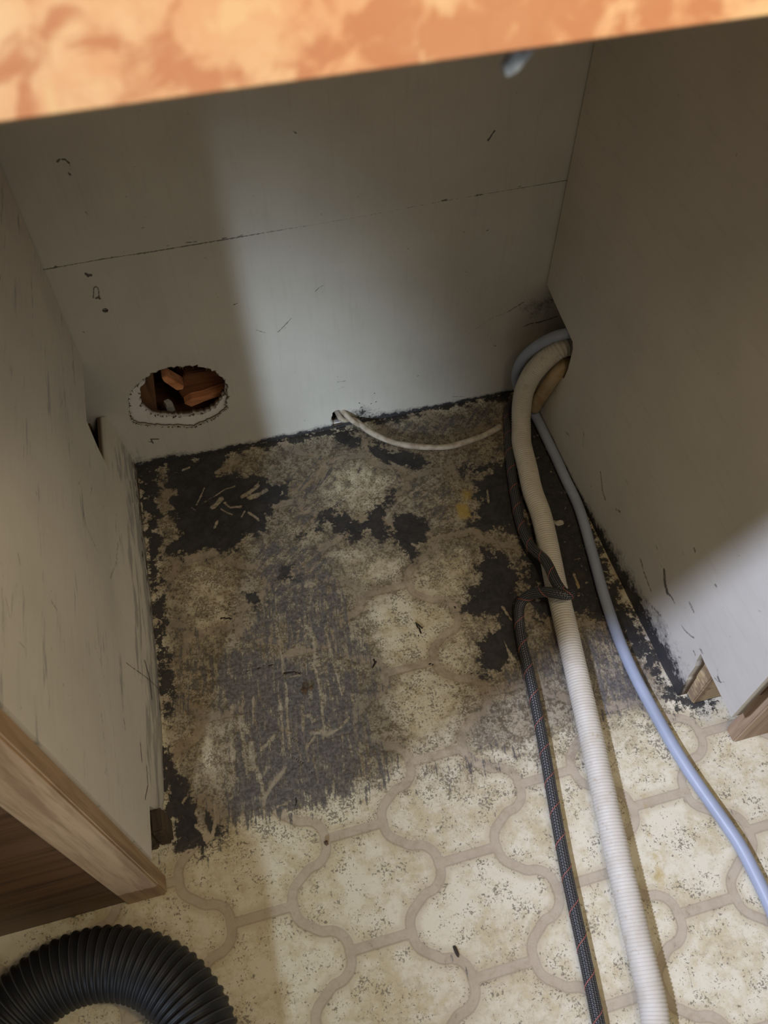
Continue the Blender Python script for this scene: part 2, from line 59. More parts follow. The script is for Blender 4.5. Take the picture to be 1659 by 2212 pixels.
BLACKLOOP = [(0.5105, -0.3646), (0.5157, -0.3854), (0.5074, -0.3899), (0.4901, -0.3761), (0.4753, -0.366), (0.463, -0.3697)]
CABLE = [(0.3154, 0.0184), (0.3304, -0.0041), (0.3493, -0.0302), (0.3788, -0.055), (0.4134, -0.0726), (0.4499, -0.0833), (0.4791, -0.0828), (0.514, -0.0771), (0.5515, -0.0653), (0.5826, -0.062)]
VACC = (-0.104, -0.7593)
DEBRIS = [(0.2618, -0.7296), (0.3305, -0.3572), (0.1678, -0.4082), (0.1769, -0.4063), (0.5662, -0.254), (0.6097, -0.4511), (0.0845, -0.2775), (0.283, -0.7035), (0.1551, -0.5901)]
RNOTCH = [(-0.0061, 0.211), (-0.0558, 0.2025), (-0.1028, 0.1966)]
BLUESCRAP = [(0.246, -0.625, 0.8642), (0.2487, -0.625, 0.8632), (0.2529, -0.625, 0.866), (0.2508, -0.625, 0.8668)]
LMARK = [(0.7, 0.00135, [(-0.1687, 0.4905), (-0.1961, 0.4947), (-0.2178, 0.4975), (-0.2354, 0.4948)]), (0.6, 0.00135, [(-0.4922, 0.4731), (-0.497, 0.468), (-0.5042, 0.4631)]), (0.5, 0.00135, [(-0.4401, 0.4481), (-0.4462, 0.4441), (-0.4489, 0.4367)]), (0.5, 0.0018, [(-0.4383, 0.3703), (-0.4389, 0.3575)]), (0.6, 0.00135, [(-0.4686, 0.4825), (-0.4707, 0.4804)]), (0.4, 0.00225, [(-0.4836, 0.3741), (-0.492, 0.3613), (-0.5018, 0.3486), (-0.5065, 0.3345)]), (0.4, 0.00225, [(-0.4142, 0.2431), (-0.4243, 0.2213), (-0.4386, 0.2104)]), (0.35, 0.0027, [(-0.46, 0.2418), (-0.4721, 0.2211), (-0.4914, 0.2174)]), (0.4, 0.00225, [(-0.4601, 0.3405), (-0.4773, 0.3362)]), (0.8, 0.0009, [(-0.3738, 0.1167), (-0.3666, 0.0648), (-0.3594, -0.0036)]), (0.8, 0.00225, [(-0.344, 0.055), (-0.3613, 0.0415), (-0.3869, 0.0391)]), (0.8, 0.0018, [(-0.2885, -0.0067), (-0.3067, -0.0059)]), (0.8, 0.00135, [(-0.3216, 0.0087), (-0.3442, 0.0043)]), (0.7, 0.00135, [(-0.4502, 0.1433), (-0.4605, 0.1386)]), (0.9, 0.00135, [(-0.1061, -0.0145), (-0.137, -0.018)]), (0.9, 0.0018, [(-0.0422, -0.0074), (-0.0732, -0.0197)]), (0.7, 0.00225, [(-0.0612, 0.0465), (-0.0952, 0.0436)]), (0.5, 0.0027, [(-0.1871, 0.1616), (-0.1967, 0.1522)]), (0.5, 0.00225, [(-0.2582, 0.2579), (-0.2755, 0.2468), (-0.28, 0.2056)]), (0.5, 0.0018, [(-0.1908, 0.2096), (-0.2159, 0.2215)]), (0.5, 0.00135, [(-0.2129, 0.2527), (-0.2342, 0.2676)]), (0.5, 0.00225, [(-0.1613, 0.1089), (-0.1916, 0.1156)]), (0.5, 0.0027, [(-0.2071, 0.1109), (-0.246, 0.1241), (-0.2847, 0.1555)]), (0.5, 0.00135, [(-0.2467, 0.1493), (-0.2611, 0.1478)]), (0.4, 0.00135, [(-0.5142, 0.4472), (-0.5134, 0.4327)]), (0.6, 0.0009, [(-0.5164, 0.2951), (-0.5168, 0.2931)]), (0.5, 0.0009, [(-0.385, 0.3422), (-0.3841, 0.3397)]), (0.4, 0.0027, [(-0.6387, 0.3309), (-0.5843, 0.3239)]), (0.4, 0.0027, [(-0.4665, 0.2337), (-0.5104, 0.2277), (-0.5612, 0.2235)]), (0.8, 0.0009, [(-0.4533, 0.1402), (-0.4625, 0.1398)]), (0.9, 0.00135, [(-0.4584, 0.0879), (-0.4789, 0.0863)]), (0.9, 0.00135, [(-0.4787, 0.0707), (-0.4991, 0.0692), (-0.5186, 0.0831)]), (0.4, 0.00225, [(-0.5467, 0.4984), (-0.5579, 0.4977)]), (0.5, 0.00135, [(-0.4165, 0.5069), (-0.4223, 0.5096)])]
RMARK = [(0.6, 0.0018, [(-0.2478, 0.0954), (-0.2664, 0.0739), (-0.2772, 0.0717)]), (0.5, 0.00135, [(-0.2353, 0.0518), (-0.2379, 0.0518)]), (0.5, 0.0018, [(-0.3016, 0.1447), (-0.3061, 0.1444)]), (0.5, 0.0027, [(-0.1441, 0.0584), (-0.1533, 0.0624)]), (0.5, 0.00135, [(-0.1671, 0.106), (-0.1707, 0.1039)]), (0.5, 0.00135, [(-0.1855, 0.1053), (-0.1927, 0.0856)]), (0.6, 0.0009, [(-0.1865, 0.0154), (-0.1865, -0.0022)]), (0.6, 0.00135, [(-0.3026, 0.0861), (-0.3125, 0.0931)]), (0.8, 0.00225, [(-0.4219, 0.1229), (-0.4323, 0.1092), (-0.4416, 0.1038)]), (0.7, 0.00135, [(-0.4416, 0.1038), (-0.4504, 0.1084), (-0.4583, 0.108)]), (0.5, 0.00135, [(-0.4316, 0.1798), (-0.4354, 0.1795)]), (0.6, 0.00135, [(-0.4448, 0.2059), (-0.4477, 0.2043)]), (0.5, 0.00135, [(-0.3922, 0.136), (-0.3963, 0.1325)]), (0.5, 0.00135, [(-0.4107, 0.1218), (-0.4148, 0.1216)]), (0.6, 0.00135, [(-0.4928, 0.2067), (-0.4947, 0.2068)]), (0.4, 0.00135, [(-0.5496, 0.2533), (-0.5524, 0.2553)]), (0.3, 0.0009, [(-0.5503, 0.1742), (-0.5606, 0.1774)]), (0.6, 0.0018, [(-0.4759, 0.1389), (-0.4872, 0.1382)]), (0.6, 0.0018, [(-0.4326, 0.0517), (-0.4511, 0.0621)]), (0.6, 0.00135, [(-0.4842, 0.097), (-0.4964, 0.1014), (-0.5061, 0.109)]), (0.6, 0.0018, [(-0.5199, 0.1099), (-0.5261, 0.1112)]), (0.6, 0.00135, [(-0.5038, 0.0541), (-0.5066, 0.0557)]), (0.6, 0.00135, [(-0.5158, 0.0941), (-0.52, 0.0931)]), (0.6, 0.0018, [(-0.3809, 0.0818), (-0.3938, 0.0743), (-0.4185, 0.0682)]), (0.7, 0.00135, [(-0.5594, 0.1157), (-0.5646, 0.1154)]), (0.7, 0.00045, [(-0.5559, 0.1082), (-0.5641, 0.1136), (-0.5686, 0.1242)]), (0.4, 0.00135, [(-0.5523, 0.1236), (-0.56, 0.1172)]), (0.6, 0.0009, [(-0.0552, 0.089), (-0.0785, 0.0883), (-0.0952, 0.0888)]), (0.4, 0.00225, [(-0.0682, 0.0988), (-0.0715, 0.0977)]), (0.4, 0.0018, [(-0.0855, 0.2897), (-0.0897, 0.2902)])]
RTOE = [(-0.5325, -0.0105), (-0.5244, 0.1049), (-0.5785, 0.1025), (-0.6008, 0.1005)]
LAT = [0.30164, -0.29387, 0.1151, 0.11616, 0.00568, 0.06752]
rng = np.random.default_rng(7)
# ------------------------------------------------------------------ helpers
def link(o, parent=None):
    scene.collection.objects.link(o)
    if parent: o.parent = parent
    return o
def mesh_obj(name, verts, faces, mat, parent=None, smooth=False, attrs=None):
    me = bpy.data.meshes.new(name)
    me.from_pydata([tuple(map(float, v)) for v in verts], [], faces)
    me.update()
    if smooth:
        me.polygons.foreach_set('use_smooth', [True]*len(me.polygons))
    for k, a in (attrs or {}).items():
        at = me.attributes.new(k, 'FLOAT', 'POINT')
        at.data.foreach_set('value', np.asarray(a, dtype=np.float32))
    me.materials.append(mat)
    return link(bpy.data.objects.new(name, me), parent)
def empty(name, loc=(0, 0, 0)):
    o = bpy.data.objects.new(name, None); o.location = loc; o.empty_display_size = .05
    return link(o)
def tag(o, label=None, cat=None, group=None, kind=None):
    for k, v in (('label', label), ('category', cat), ('group', group), ('kind', kind)):
        if v: o[k] = v
    return o
def box(name, lo, hi, mat, parent=None, bevel=.0015, off=(0, 0, 0)):
    bm = bmesh.new()
    bmesh.ops.create_cube(bm, size=1)
    for v in bm.verts:
        v.co = Vector([(lo[i]+hi[i])/2 + v.co[i]*(hi[i]-lo[i]) - off[i] for i in range(3)])
    if bevel: bmesh.ops.bevel(bm, geom=bm.edges[:], offset=bevel, segments=2, affect='EDGES')
    me = bpy.data.meshes.new(name); bm.to_mesh(me); bm.free(); me.materials.append(mat)
    return link(bpy.data.objects.new(name, me), parent)
def prism(name, poly, lo, hi, axis, mat, parent=None, bevel=0):
    """polygon in the two other axes, extruded along axis"""
    bm = bmesh.new()
    def mk(t):
        r = []
        for a, b in poly:
            co = [a, b]; co.insert(axis, t); r.append(bm.verts.new(co))
        return r
    A, B = mk(lo), mk(hi); n = len(poly)
    bm.faces.new(A); bm.faces.new(B[::-1])
    for i in range(n): bm.faces.new((A[i], B[i], B[(i+1) % n], A[(i+1) % n]))
    bmesh.ops.recalc_face_normals(bm, faces=bm.faces[:])
    if bevel: bmesh.ops.bevel(bm, geom=bm.edges[:], offset=bevel, segments=2, affect='EDGES')
    me = bpy.data.meshes.new(name); bm.to_mesh(me); bm.free(); me.materials.append(mat)
    return link(bpy.data.objects.new(name, me), parent)
def in_poly(P, poly):
    x, y = P[:, 0], P[:, 1]; r = np.zeros(len(P), bool); n = len(poly)
    for i in range(n):
        x0, y0 = poly[i]; x1, y1 = poly[(i+1) % n]
        c = (y0 > y) != (y1 > y)
        with np.errstate(divide='ignore', invalid='ignore'):
            r ^= c & (x < (x1-x0)*(y-y0)/((y1-y0) if y1 != y0 else 1e-12)+x0)
    return r
def seg_dist(P, poly, closed=False):
    d = np.full(len(P), 9.); Q = list(poly)+([poly[0]] if closed else [])
    for a, b in zip(Q[:-1], Q[1:]):
        a, b = np.array(a[:2]), np.array(b[:2]); ab = b-a
        t = np.clip(((P-a)@ab)/max(ab@ab, 1e-12), 0, 1)
        d = np.minimum(d, np.linalg.norm(P-a-t[:, None]*ab, axis=1))
    return d
def blob_field(P, polys, soft):
    f = np.zeros(len(P))
    for s, poly in polys:
        d = seg_dist(P, poly, True); d = np.where(in_poly(P, poly), d, -d)
        f = np.maximum(f, s*np.clip(.5+d/(2*soft), 0, 1))
    return f
def line_field(P, lines, grow=1.0):
    f = np.zeros(len(P))
    for s, w, poly in lines:
        a = np.array(poly); lo, hi = a.min(0)-6*w*grow-.004, a.max(0)+6*w*grow+.004
        m = np.where(((P >= lo) & (P <= hi)).all(1))[0]
        if len(m): f[m] = np.maximum(f[m], s*np.clip(1.5-seg_dist(P[m], poly)/(w*grow), 0, 1))
    return f
def ragged(poly, step, amp, seed):
    r = np.random.default_rng(seed); out = []
    n = len(poly)
    for i in range(n):
        a, b = np.array(poly[i]), np.array(poly[(i+1) % n]); L = np.linalg.norm(b-a); k = max(1, int(L/step))
        for j in range(k):
            q = a+(b-a)*j/k
            if 0 < j or True: q = q+r.normal(0, amp, 2)
            out.append(tuple(q))
    return out
def sheet(outline, holes, step, lines=(), dense=.0012, region=None):
    """triangulated plane patch with holes; finer points near marks"""
    o = np.array(outline); lo, hi = o.min(0), o.max(0)
    if region: lo, hi = np.maximum(lo, region[0]), np.minimum(hi, region[1])
    gx, gy = np.arange(lo[0]+step/2, hi[0], step), np.arange(lo[1]+step/2, hi[1], step)
    P = np.stack(np.meshgrid(gx, gy), -1).reshape(-1, 2)
    ex = []
    for s, w, pl in lines:
        a = np.array(pl); l2, h2 = a.min(0)-4*w, a.max(0)+4*w
        X = np.stack(np.meshgrid(np.arange(l2[0], h2[0], dense), np.arange(l2[1], h2[1], dense)), -1).reshape(-1, 2)
        if len(X): ex.append(X[seg_dist(X, pl) < 2.6*w])
    if ex: P = np.concatenate([P]+ex)
    ok = in_poly(P, outline) & (seg_dist(P, outline, True) > dense*.7)
    for h in holes: ok &= ~in_poly(P, h) & (seg_dist(P, h, True) > dense*.7)
    P = P[ok]; P = P+rng.normal(0, dense*.03, P.shape)
    pts = list(outline); edges = [(i, (i+1) % len(outline)) for i in range(len(outline))]
    for h in holes:
        n0 = len(pts); pts += list(h); edges += [(n0+i, n0+(i+1) % len(h)) for i in range(len(h))]
    nb = len(pts); pts = pts+[tuple(q) for q in P]
    v, e, f, *_ = delaunay_2d_cdt([Vector((float(a), float(b))) for a, b in pts], edges, [], 0, 1e-6)
    v = np.array([(q.x, q.y) for q in v]); F = np.array([t for t in f if len(t) == 3])
    c = v[F].mean(1); ok = in_poly(c, outline)
    for h in holes: ok &= ~in_poly(c, h)
    return v, F[ok]
def sheet_obj(name, v, F, to3d, thick, mat, parent=None, attrs=None):
    """to3d(v, t) -> xyz; t=0 front, t=thick back; adds rim"""
    A, B = to3d(v, 0), to3d(v, thick); n = len(v)
    cnt = {}
    for t in F:
        for a, b in ((t[0], t[1]), (t[1], t[2]), (t[2], t[0])): cnt[(a, b)] = 1
    rim = [(a, b) for (a, b) in cnt if (b, a) not in cnt]
    faces = [tuple(map(int, t)) for t in F]+[tuple(int(x)+n for x in t[::-1]) for t in F]
    faces += [(int(b), int(a), int(a)+n, int(b)+n) for a, b in rim]
    at = {k: np.concatenate([a, a*0]) for k, a in (attrs or {}).items()}
    at['rim'] = np.concatenate([np.zeros(n), np.ones(n)])
    o = mesh_obj(name, np.concatenate([A, B]), faces, mat, parent, attrs=at)
    bm = bmesh.new(); bm.from_mesh(o.data); bmesh.ops.recalc_face_normals(bm, faces=bm.faces[:]); bm.to_mesh(o.data); bm.free()
    return o
def spline(pts, step):
    P = np.array(pts, float); P = np.concatenate([[2*P[0]-P[1]], P, [2*P[-1]-P[-2]]]); out = []
    for i in range(1, len(P)-2):
        p0, p1, p2, p3 = P[i-1:i+3]; L = np.linalg.norm(p2-p1); k = max(2, int(L/step*1.5))
        for t in np.linspace(0, 1, k, endpoint=False):
            out.append(.5*((2*p1)+(p2-p0)*t+(2*p0-5*p1+4*p2-p3)*t*t+(3*p1-p0-3*p2+p3)*t**3))
    out.append(P[-2]); out = np.array(out)
    for _ in range(2): out[1:-1] = (out[:-2]+2*out[1:-1]+out[2:])/4
    s = np.concatenate([[0], np.cumsum(np.linalg.norm(np.diff(out, axis=0), axis=1))])
    n = max(2, int(s[-1]/step)); u = np.linspace(0, s[-1], n+1)
    return np.stack([np.interp(u, s, out[:, k]) for k in range(3)], 1), u
def frames(C):
    T = np.gradient(C, axis=0); T /= np.linalg.norm(T, axis=1)[:, None]
    N = np.empty_like(T); n = np.cross(T[0], [0, 0, 1.]);
    if np.linalg.norm(n) < 1e-3: n = np.array([1., 0, 0])
    for i in range(len(T)):
        n = n-T[i]*(n@T[i]); n /= np.linalg.norm(n); N[i] = n
    return T, N, np.cross(T, N)
def tube(name, pts, step, radius, mat, parent=None, segs=24, cap=True, attrs=True):
    C, u = spline(pts, step); T, N, B = frames(C)
    R = np.array([radius(s) for s in u]) if callable(radius) else np.full(len(u), radius)
    th = np.linspace(0, 2*np.pi, segs, endpoint=False)
    V = C[:, None]+R[:, None, None]*(np.cos(th)[None, :, None]*N[:, None]+np.sin(th)[None, :, None]*B[:, None])
    V = V.reshape(-1, 3); f = []
    n = len(C)
    for i in range(n-1):
        for j in range(segs):
            a, b = i*segs+j, i*segs+(j+1) % segs
            f.append((a, b, b+segs, a+segs))
    if cap: f += [tuple(range(segs))[::-1], tuple((n-1)*segs+j for j in range(segs))]
    return mesh_obj(name, V, f, mat, parent, True, dict(along=np.repeat(u, segs), around=np.tile(th, n)))
# ------------------------------------------------------------------ material kit
class M:
    def __init__(s, name, rough=.6, spec=.3):
        s.m = bpy.data.materials.new(name); s.m.use_nodes = True; s.nt = s.m.node_tree; s.nt.nodes.clear()
        s.out = s.nt.nodes.new('ShaderNodeOutputMaterial'); s.b = s.nt.nodes.new('ShaderNodeBsdfPrincipled')
        s.nt.links.new(s.b.outputs[0], s.out.inputs[0]); s.b.inputs['Roughness'].default_value = rough
        s.b.inputs['Specular IOR Level'].default_value = spec; s._co = None
    def n(s, t): return s.nt.nodes.new(t)
    def put(s, sock, v):
        if isinstance(v, bpy.types.NodeSocket): s.nt.links.new(v, sock)
        elif isinstance(v, (tuple, list)) and len(v) == 3 and sock.type == 'RGBA': sock.default_value = (*v, 1)
        else: sock.default_value = v
    def co(s):
        if s._co is None: s._co = s.n('ShaderNodeNewGeometry').outputs['Position']
        return s._co
    def scaled(s, sc, rot=(0, 0, 0), loc=(0, 0, 0)):
        q = s.n('ShaderNodeMapping'); s.put(q.inputs[0], s.co()); q.inputs['Scale'].default_value = sc
        q.inputs['Rotation'].default_value = rot; q.inputs['Location'].default_value = loc; return q.outputs[0]
    def turned(s, sc, ang):
        q = s.n('ShaderNodeMapping'); s.put(q.inputs[0], s.co()); q.inputs['Rotation'].default_value = (0, 0, ang)
        r = s.n('ShaderNodeMapping'); s.put(r.inputs[0], q.outputs[0]); r.inputs['Scale'].default_value = sc; return r.outputs[0]
    def noise(s, scale, detail=4, rough=.6, vec=None, dist=0.):
        q = s.n('ShaderNodeTexNoise'); s.put(q.inputs['Vector'], vec if vec else s.co()); q.inputs['Scale'].default_value = scale
        q.inputs['Detail'].default_value = detail; q.inputs['Roughness'].default_value = rough; q.inputs['Distortion'].default_value = dist
        return q.outputs[0]
    def attr(s, name):
        q = s.n('ShaderNodeAttribute'); q.attribute_name = name; return q.outputs['Fac']
    def math(s, op, a, b=0., c=0., clamp=False):
        q = s.n('ShaderNodeMath'); q.operation = op; q.use_clamp = clamp
        s.put(q.inputs[0], a); s.put(q.inputs[1], b); s.put(q.inputs[2], c); return q.outputs[0]
    def add(s, *a):
        r = a[0]
        for x in a[1:]: r = s.math('ADD', r, x)
        return r
    def mad(s, a, m, c): return s.math('MULTIPLY_ADD', a, m, c)
    def mul(s, a, b): return s.math('MULTIPLY', a, b)
    def step(s, v, lo, hi, to0=0., to1=1.):
        q = s.n('ShaderNodeMapRange'); q.interpolation_type = 'SMOOTHSTEP'
        s.put(q.inputs[0], v); q.inputs[1].default_value = lo; q.inputs[2].default_value = hi
        q.inputs[3].default_value = to0; q.inputs[4].default_value = to1; return q.outputs[0]
    def mix(s, f, a, b):
        q = s.n('ShaderNodeMix'); q.data_type = 'RGBA'; s.put(q.inputs[0], f); s.put(q.inputs[6], a); s.put(q.inputs[7], b); return q.outputs[2]
    def axis(s, i):
        q = s.n('ShaderNodeSeparateXYZ'); s.put(q.inputs[0], s.co()); return q.outputs[i]
    def color(s, c): s.put(s.b.inputs['Base Color'], c)
    def bump(s, h, strength=.3, dist=.001):
        q = s.n('ShaderNodeBump'); q.inputs['Strength'].default_value = strength; q.inputs['Distance'].default_value = dist
        s.put(q.inputs['Height'], h); s.nt.links.new(q.outputs[0], s.b.inputs['Normal'])
# ------------------------------------------------------------------ materials
def floor_mat():
    m = M('vinyl_floor', .5, .3)
    g, bl, fi, di, ye, sc, go = [m.attr(k) for k in ('grout', 'black', 'film', 'dirt', 'yellow', 'scratch', 'gouge')]
    sc = m.mul(sc, m.step(m.noise(110, 5, .7), .36, .56, .45, 1.))
    n_big, n_mid, n_fin = m.noise(14, 4), m.noise(55, 8, .72), m.noise(230, 5, .65)
    st_a = m.noise(1, 6, .7, m.turned((210, 22, 1), .12)); st_b = m.noise(1, 6, .7, m.turned((170, 24, 1), .80), .4)
    up = m.step(m.add(m.axis(1), m.mad(n_big, .2, -.1)), -.30, -.20)
    n_streak = m.add(m.mul(st_a, m.math('SUBTRACT', 1., up)), m.mul(st_b, up))
    blot = m.add(m.mad(n_mid, .7, 0), m.mad(n_big, .5, -.1))
    tile = m.mix(m.step(blot, .42, .62), (.66, .615, .48), (.52, .45, .29))
    halo = m.step(m.add(g, m.mad(n_mid, .012, -.006)), .007, .014, 1, 0)
    tile = m.mix(m.mul(halo, .6), tile, (.47, .40, .27))
    gm = m.step(m.add(g, m.mad(n_fin, .0014, -.0007)), .0047, .0058, 1, 0)
    edge = m.mul(m.step(g, .0035, .005), m.step(g, .0064, .0052))
    gcol = m.mix(m.step(n_mid, .4, .65), (.46, .395, .30), (.40, .335, .245))
    base = m.mix(gm, tile, gcol)
    base = m.mix(m.mul(edge, .35), base, (.25, .20, .14))
    # printed speckle of the pattern, denser in dirty zones
    sp = m.noise(390, 3, .6, dist=.6)
    spm = m.add(sp, m.mad(m.noise(40, 4, .7), .8, -.4), m.mad(di, .12, 0), m.mad(gm, -.2, 0))
    base = m.mix(m.mul(m.step(spm, .60, .67), .78), base, (.13, .115, .085))
    soft = m.noise(150, 4, .65)
    base = m.mix(m.mul(m.step(m.add(soft, m.mad(n_big, .4, -.2)), .54, .66), .35), base, (.33, .28, .19))
    # brown dirt
    dm = m.step(m.add(di, m.mad(n_mid, 1.1, -.55), m.mad(sc, -.25, 0)), .35, .95)
    dcol = m.mix(m.step(n_big, .4, .6), (.165, .120, .070), (.14, .12, .095))
    base = m.mix(m.mul(dm, .64), base, dcol)
    base = m.mix(m.mul(m.mul(m.step(n_streak, .50, .62), m.step(di, .6, 1.)), .40), base, (.36, .32, .25))
    dspk = m.step(m.add(m.noise(170, 6, .75), m.mad(n_mid, .5, -.25), m.mad(di, .16, -.16), m.mad(gm, -.05, 0)), .47, .57)
    base = m.mix(m.mul(m.mul(dspk, di), .82), base, (.085, .07, .05))
    # grey mould film, scratched through along the depth of the bay
    fv = m.add(m.mul(fi, .72), m.mad(n_mid, 1.5, -.75), m.mad(n_streak, 2.5, -1.25), m.mad(n_fin, .7, -.35), m.mad(sc, -.9, 0))
    fm = m.step(fv, .42, .60)
    fcol = m.mix(m.step(n_fin, .42, .62), (.070, .066, .068), (.150, .140, .132))
    base = m.mix(m.mul(fm, .88), base, fcol)
    ym = m.step(m.add(ye, m.mad(n_mid, .8, -.4)), .35, .7)
    base = m.mix(m.mul(ym, .7), base, (.42, .30, .07))
    bv = m.add(m.mul(bl, .92), m.mad(n_mid, 2.3, -1.15), m.mad(n_big, .6, -.3), m.mad(n_fin, .6, -.3), m.mad(sc, -1.0, 0))
    bm_ = m.step(bv, .36, .52)
    bcol = m.mix(m.step(n_mid, .4, .65), (.019, .020, .025), (.044, .042, .041))
    base = m.mix(m.mul(bm_, .95), base, bcol)
    base = m.mix(m.mul(m.step(m.add(sc, m.mad(n_fin, .9, -.45)), .52, .90), .45), base, (.40, .36, .29))
    base = m.mix(m.step(m.add(go, m.mad(n_fin, .5, -.25)), .45, .6), base, (.022, .016, .012))
    m.color(base)
    m.put(m.b.inputs['Roughness'], m.add(m.mad(fm, .12, .48), m.mul(bm_, -.05)))
    h = m.add(m.mul(m.step(g, .004, .007), .6), m.mad(n_fin, .25, 0), m.mad(sc, .2, 0), m.mad(go, -1.0, 0), m.mul(bm_, .12))
    m.bump(h, .45, .0012)
    return m.m
def paint_mat(name, base_c, kind):
    m = M(name, .5, .28)
    mk, mo, rim = m.attr('mark'), m.attr('mold'), m.attr('rim')
    nb, nm, nf = m.noise(7, 4), m.noise(60, 7, .7), m.noise(260, 4, .6)
    c = m.mix(m.step(nb, .35, .7), base_c, tuple(x*.9 for x in base_c))
    grain = m.noise(1, 5, .6, m.scaled({'wall': (160, 10, 12), 'left': (10, 14, 150), 'right': (10, 14, 150)}[kind]))
    c = m.mix(m.mul(m.step(grain, .50, .72), .16), c, (.40, .37, .30))
    # scattered specks of dirt
    c = m.mix(m.mul(m.step(m.add(m.noise(150, 3, .6), m.mad(nb, .2, -.1)), .70, .76), .5), c, (.16, .14, .11))
    if kind == 'left':
        sm = m.noise(1, 6, .65, m.scaled((10, 9, 60)))
        c = m.mix(m.mul(m.step(m.add(sm, m.mad(mo, .22, -.13)), .46, .55), .62), c, (.23, .23, .225))
        chip = m.noise(1, 5, .7, m.scaled((30, 38, 190)))
        c = m.mix(m.step(m.add(chip, m.mad(mo, .80, -.66)), .53, .57), c, (.07, .05, .035))
    else:
        mv = m.add(mo, m.mad(nm, 1.2, -.6), m.mad(nf, .5, -.25))
        c = m.mix(m.mul(m.step(mv, .30, .62), .55), c, (.14, .135, .13))
        c = m.mix(m.mul(m.step(mv, .56, .70), .93), c, (.026, .026, .03))
    c = m.mix(m.mul(m.step(m.add(mk, m.mad(nf, 1.3, -.65), m.mad(nm, .8, -.4)), .30, .75), m.step(mk, .1, .9, .4, .9)), c, (.055, .047, .04))
    c = m.mix(m.step(rim, .25, .75), c, (.11, .075, .045))
    m.color(c)
    m.bump(m.add(m.mad(grain, .4, 0), m.mad(nf, .15, 0), m.mad(mk, -.9, 0)), .22, .0008)
    return m.m
def wood_mat(name, light, dark, axis, sc=1., rough=.55, contrast=(.38, .66)):
    m = M(name, rough, .3); s = [90*sc, 90*sc, 90*sc]; s[axis] = 5*sc
    a = m.noise(1, 6, .65, m.scaled(tuple(s)), .3)
    s2 = [300*sc, 300*sc, 300*sc]; s2[axis] = 12*sc
    b = m.noise(1, 4, .6, m.scaled(tuple(s2)))
    c = m.mix(m.step(a, *contrast), light, dark)
    c = m.mix(m.mul(m.step(b, .55, .7), .35), c, tuple(x*.55 for x in dark))
    m.color(c); m.bump(b, .2, .0006); return m.m
def ring_wood_mat(name, light, dark):
    m = M(name, .6, .2)
    w = m.n('ShaderNodeTexWave'); w.wave_type = 'RINGS'; w.rings_direction = 'Y'
    m.put(w.inputs['Vector'], m.scaled((1, 1, 1.6), loc=(-.60, 0, -.12))); w.inputs['Scale'].default_value = 32; w.inputs['Distortion'].default_value = 3.5
    w.inputs['Detail'].default_value = 3; w.inputs['Detail Scale'].default_value = 1.2
    c = m.mix(m.mul(w.outputs[1], .75), light, dark)
    st = m.add(m.noise(38, 5, .6), m.mul(m.step(m.axis(0), .612, .645, 1, 0), .22))
    c = m.mix(m.mul(m.step(st, .56, .72), .7), c, (.16, .105, .075))
    m.color(c); m.bump(w.outputs[1], .15, .0006); return m.m
def plain_mat(name, c, c2=None, rough=.45, spec=.4, scale=40, subsurf=0):
    m = M(name, rough, spec); m.color(m.mix(m.step(m.noise(scale, 4), .4, .65), c, c2 or tuple(x*.85 for x in c)))
    return m.m
def laminate_mat():
    m = M('mottled_laminate', .42, .35)
    a, b, d = m.noise(22, 5, .6, dist=.5), m.noise(75, 5, .6, dist=.8), m.noise(9, 3)
    c = m.mix(m.step(a, .36, .62), (.95, .66, .37), (.86, .48, .25))
    c = m.mix(m.mul(m.step(m.add(b, m.mad(d, 1.0, -.5)), .50, .66), .8), c, (.62, .25, .12))
    c = m.mix(m.mul(m.step(b, .30, .40, 1, 0), .55), c, (.95, .70, .36))
    v = m.n('ShaderNodeTexVoronoi'); v.feature = 'DISTANCE_TO_EDGE'; v.inputs['Scale'].default_value = 75
    m.put(v.inputs['Vector'], m.scaled((1, 1, 1)))
    c = m.mix(m.mul(m.step(m.add(v.outputs[0], m.mad(a, .5, -.25)), .0, .05, 1, 0), .08), c, (.42, .18, .07))
    m.color(c); return m.m
def white_hose_mat():
    m = M('ivory_corrugated_plastic', .5, .3)
    n = m.noise(40, 4)
    c = m.mix(m.step(n, .35, .7), (.60, .57, .50), (.54, .50, .42))
    c = m.mix(m.mul(m.step(m.add(m.noise(120, 3), m.mul(m.step(m.axis(2), .08, .16), .08)), .60, .74), .5), c, (.36, .25, .11))
    m.color(c); m.b.inputs['Subsurface Weight'].default_value = .12; m.b.inputs['Subsurface Radius'].default_value = (.006, .005, .004)
    return m.m
def braid_mat():
    m = M('black_braided_sleeve', .38, .5)
    u, t = m.attr('along'), m.attr('around')
    a = m.math('SINE', m.add(m.mul(u, 1900.), m.mul(t, 8.)))
    b = m.math('SINE', m.add(m.mul(u, 1900.), m.mul(t, -8.)))
    k = m.math('MAXIMUM', a, b)
    c = m.mix(m.step(m.math('MULTIPLY', a, b), .1, .6), (.008, .008, .009), (.15, .15, .155))
    m.color(c); m.bump(k, .5, .0006); return m.m
def vac_mat():
    m = M('black_ribbed_plastic', .5, .35)
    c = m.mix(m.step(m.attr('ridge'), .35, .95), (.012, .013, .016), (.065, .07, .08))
    m.color(c); return m.m
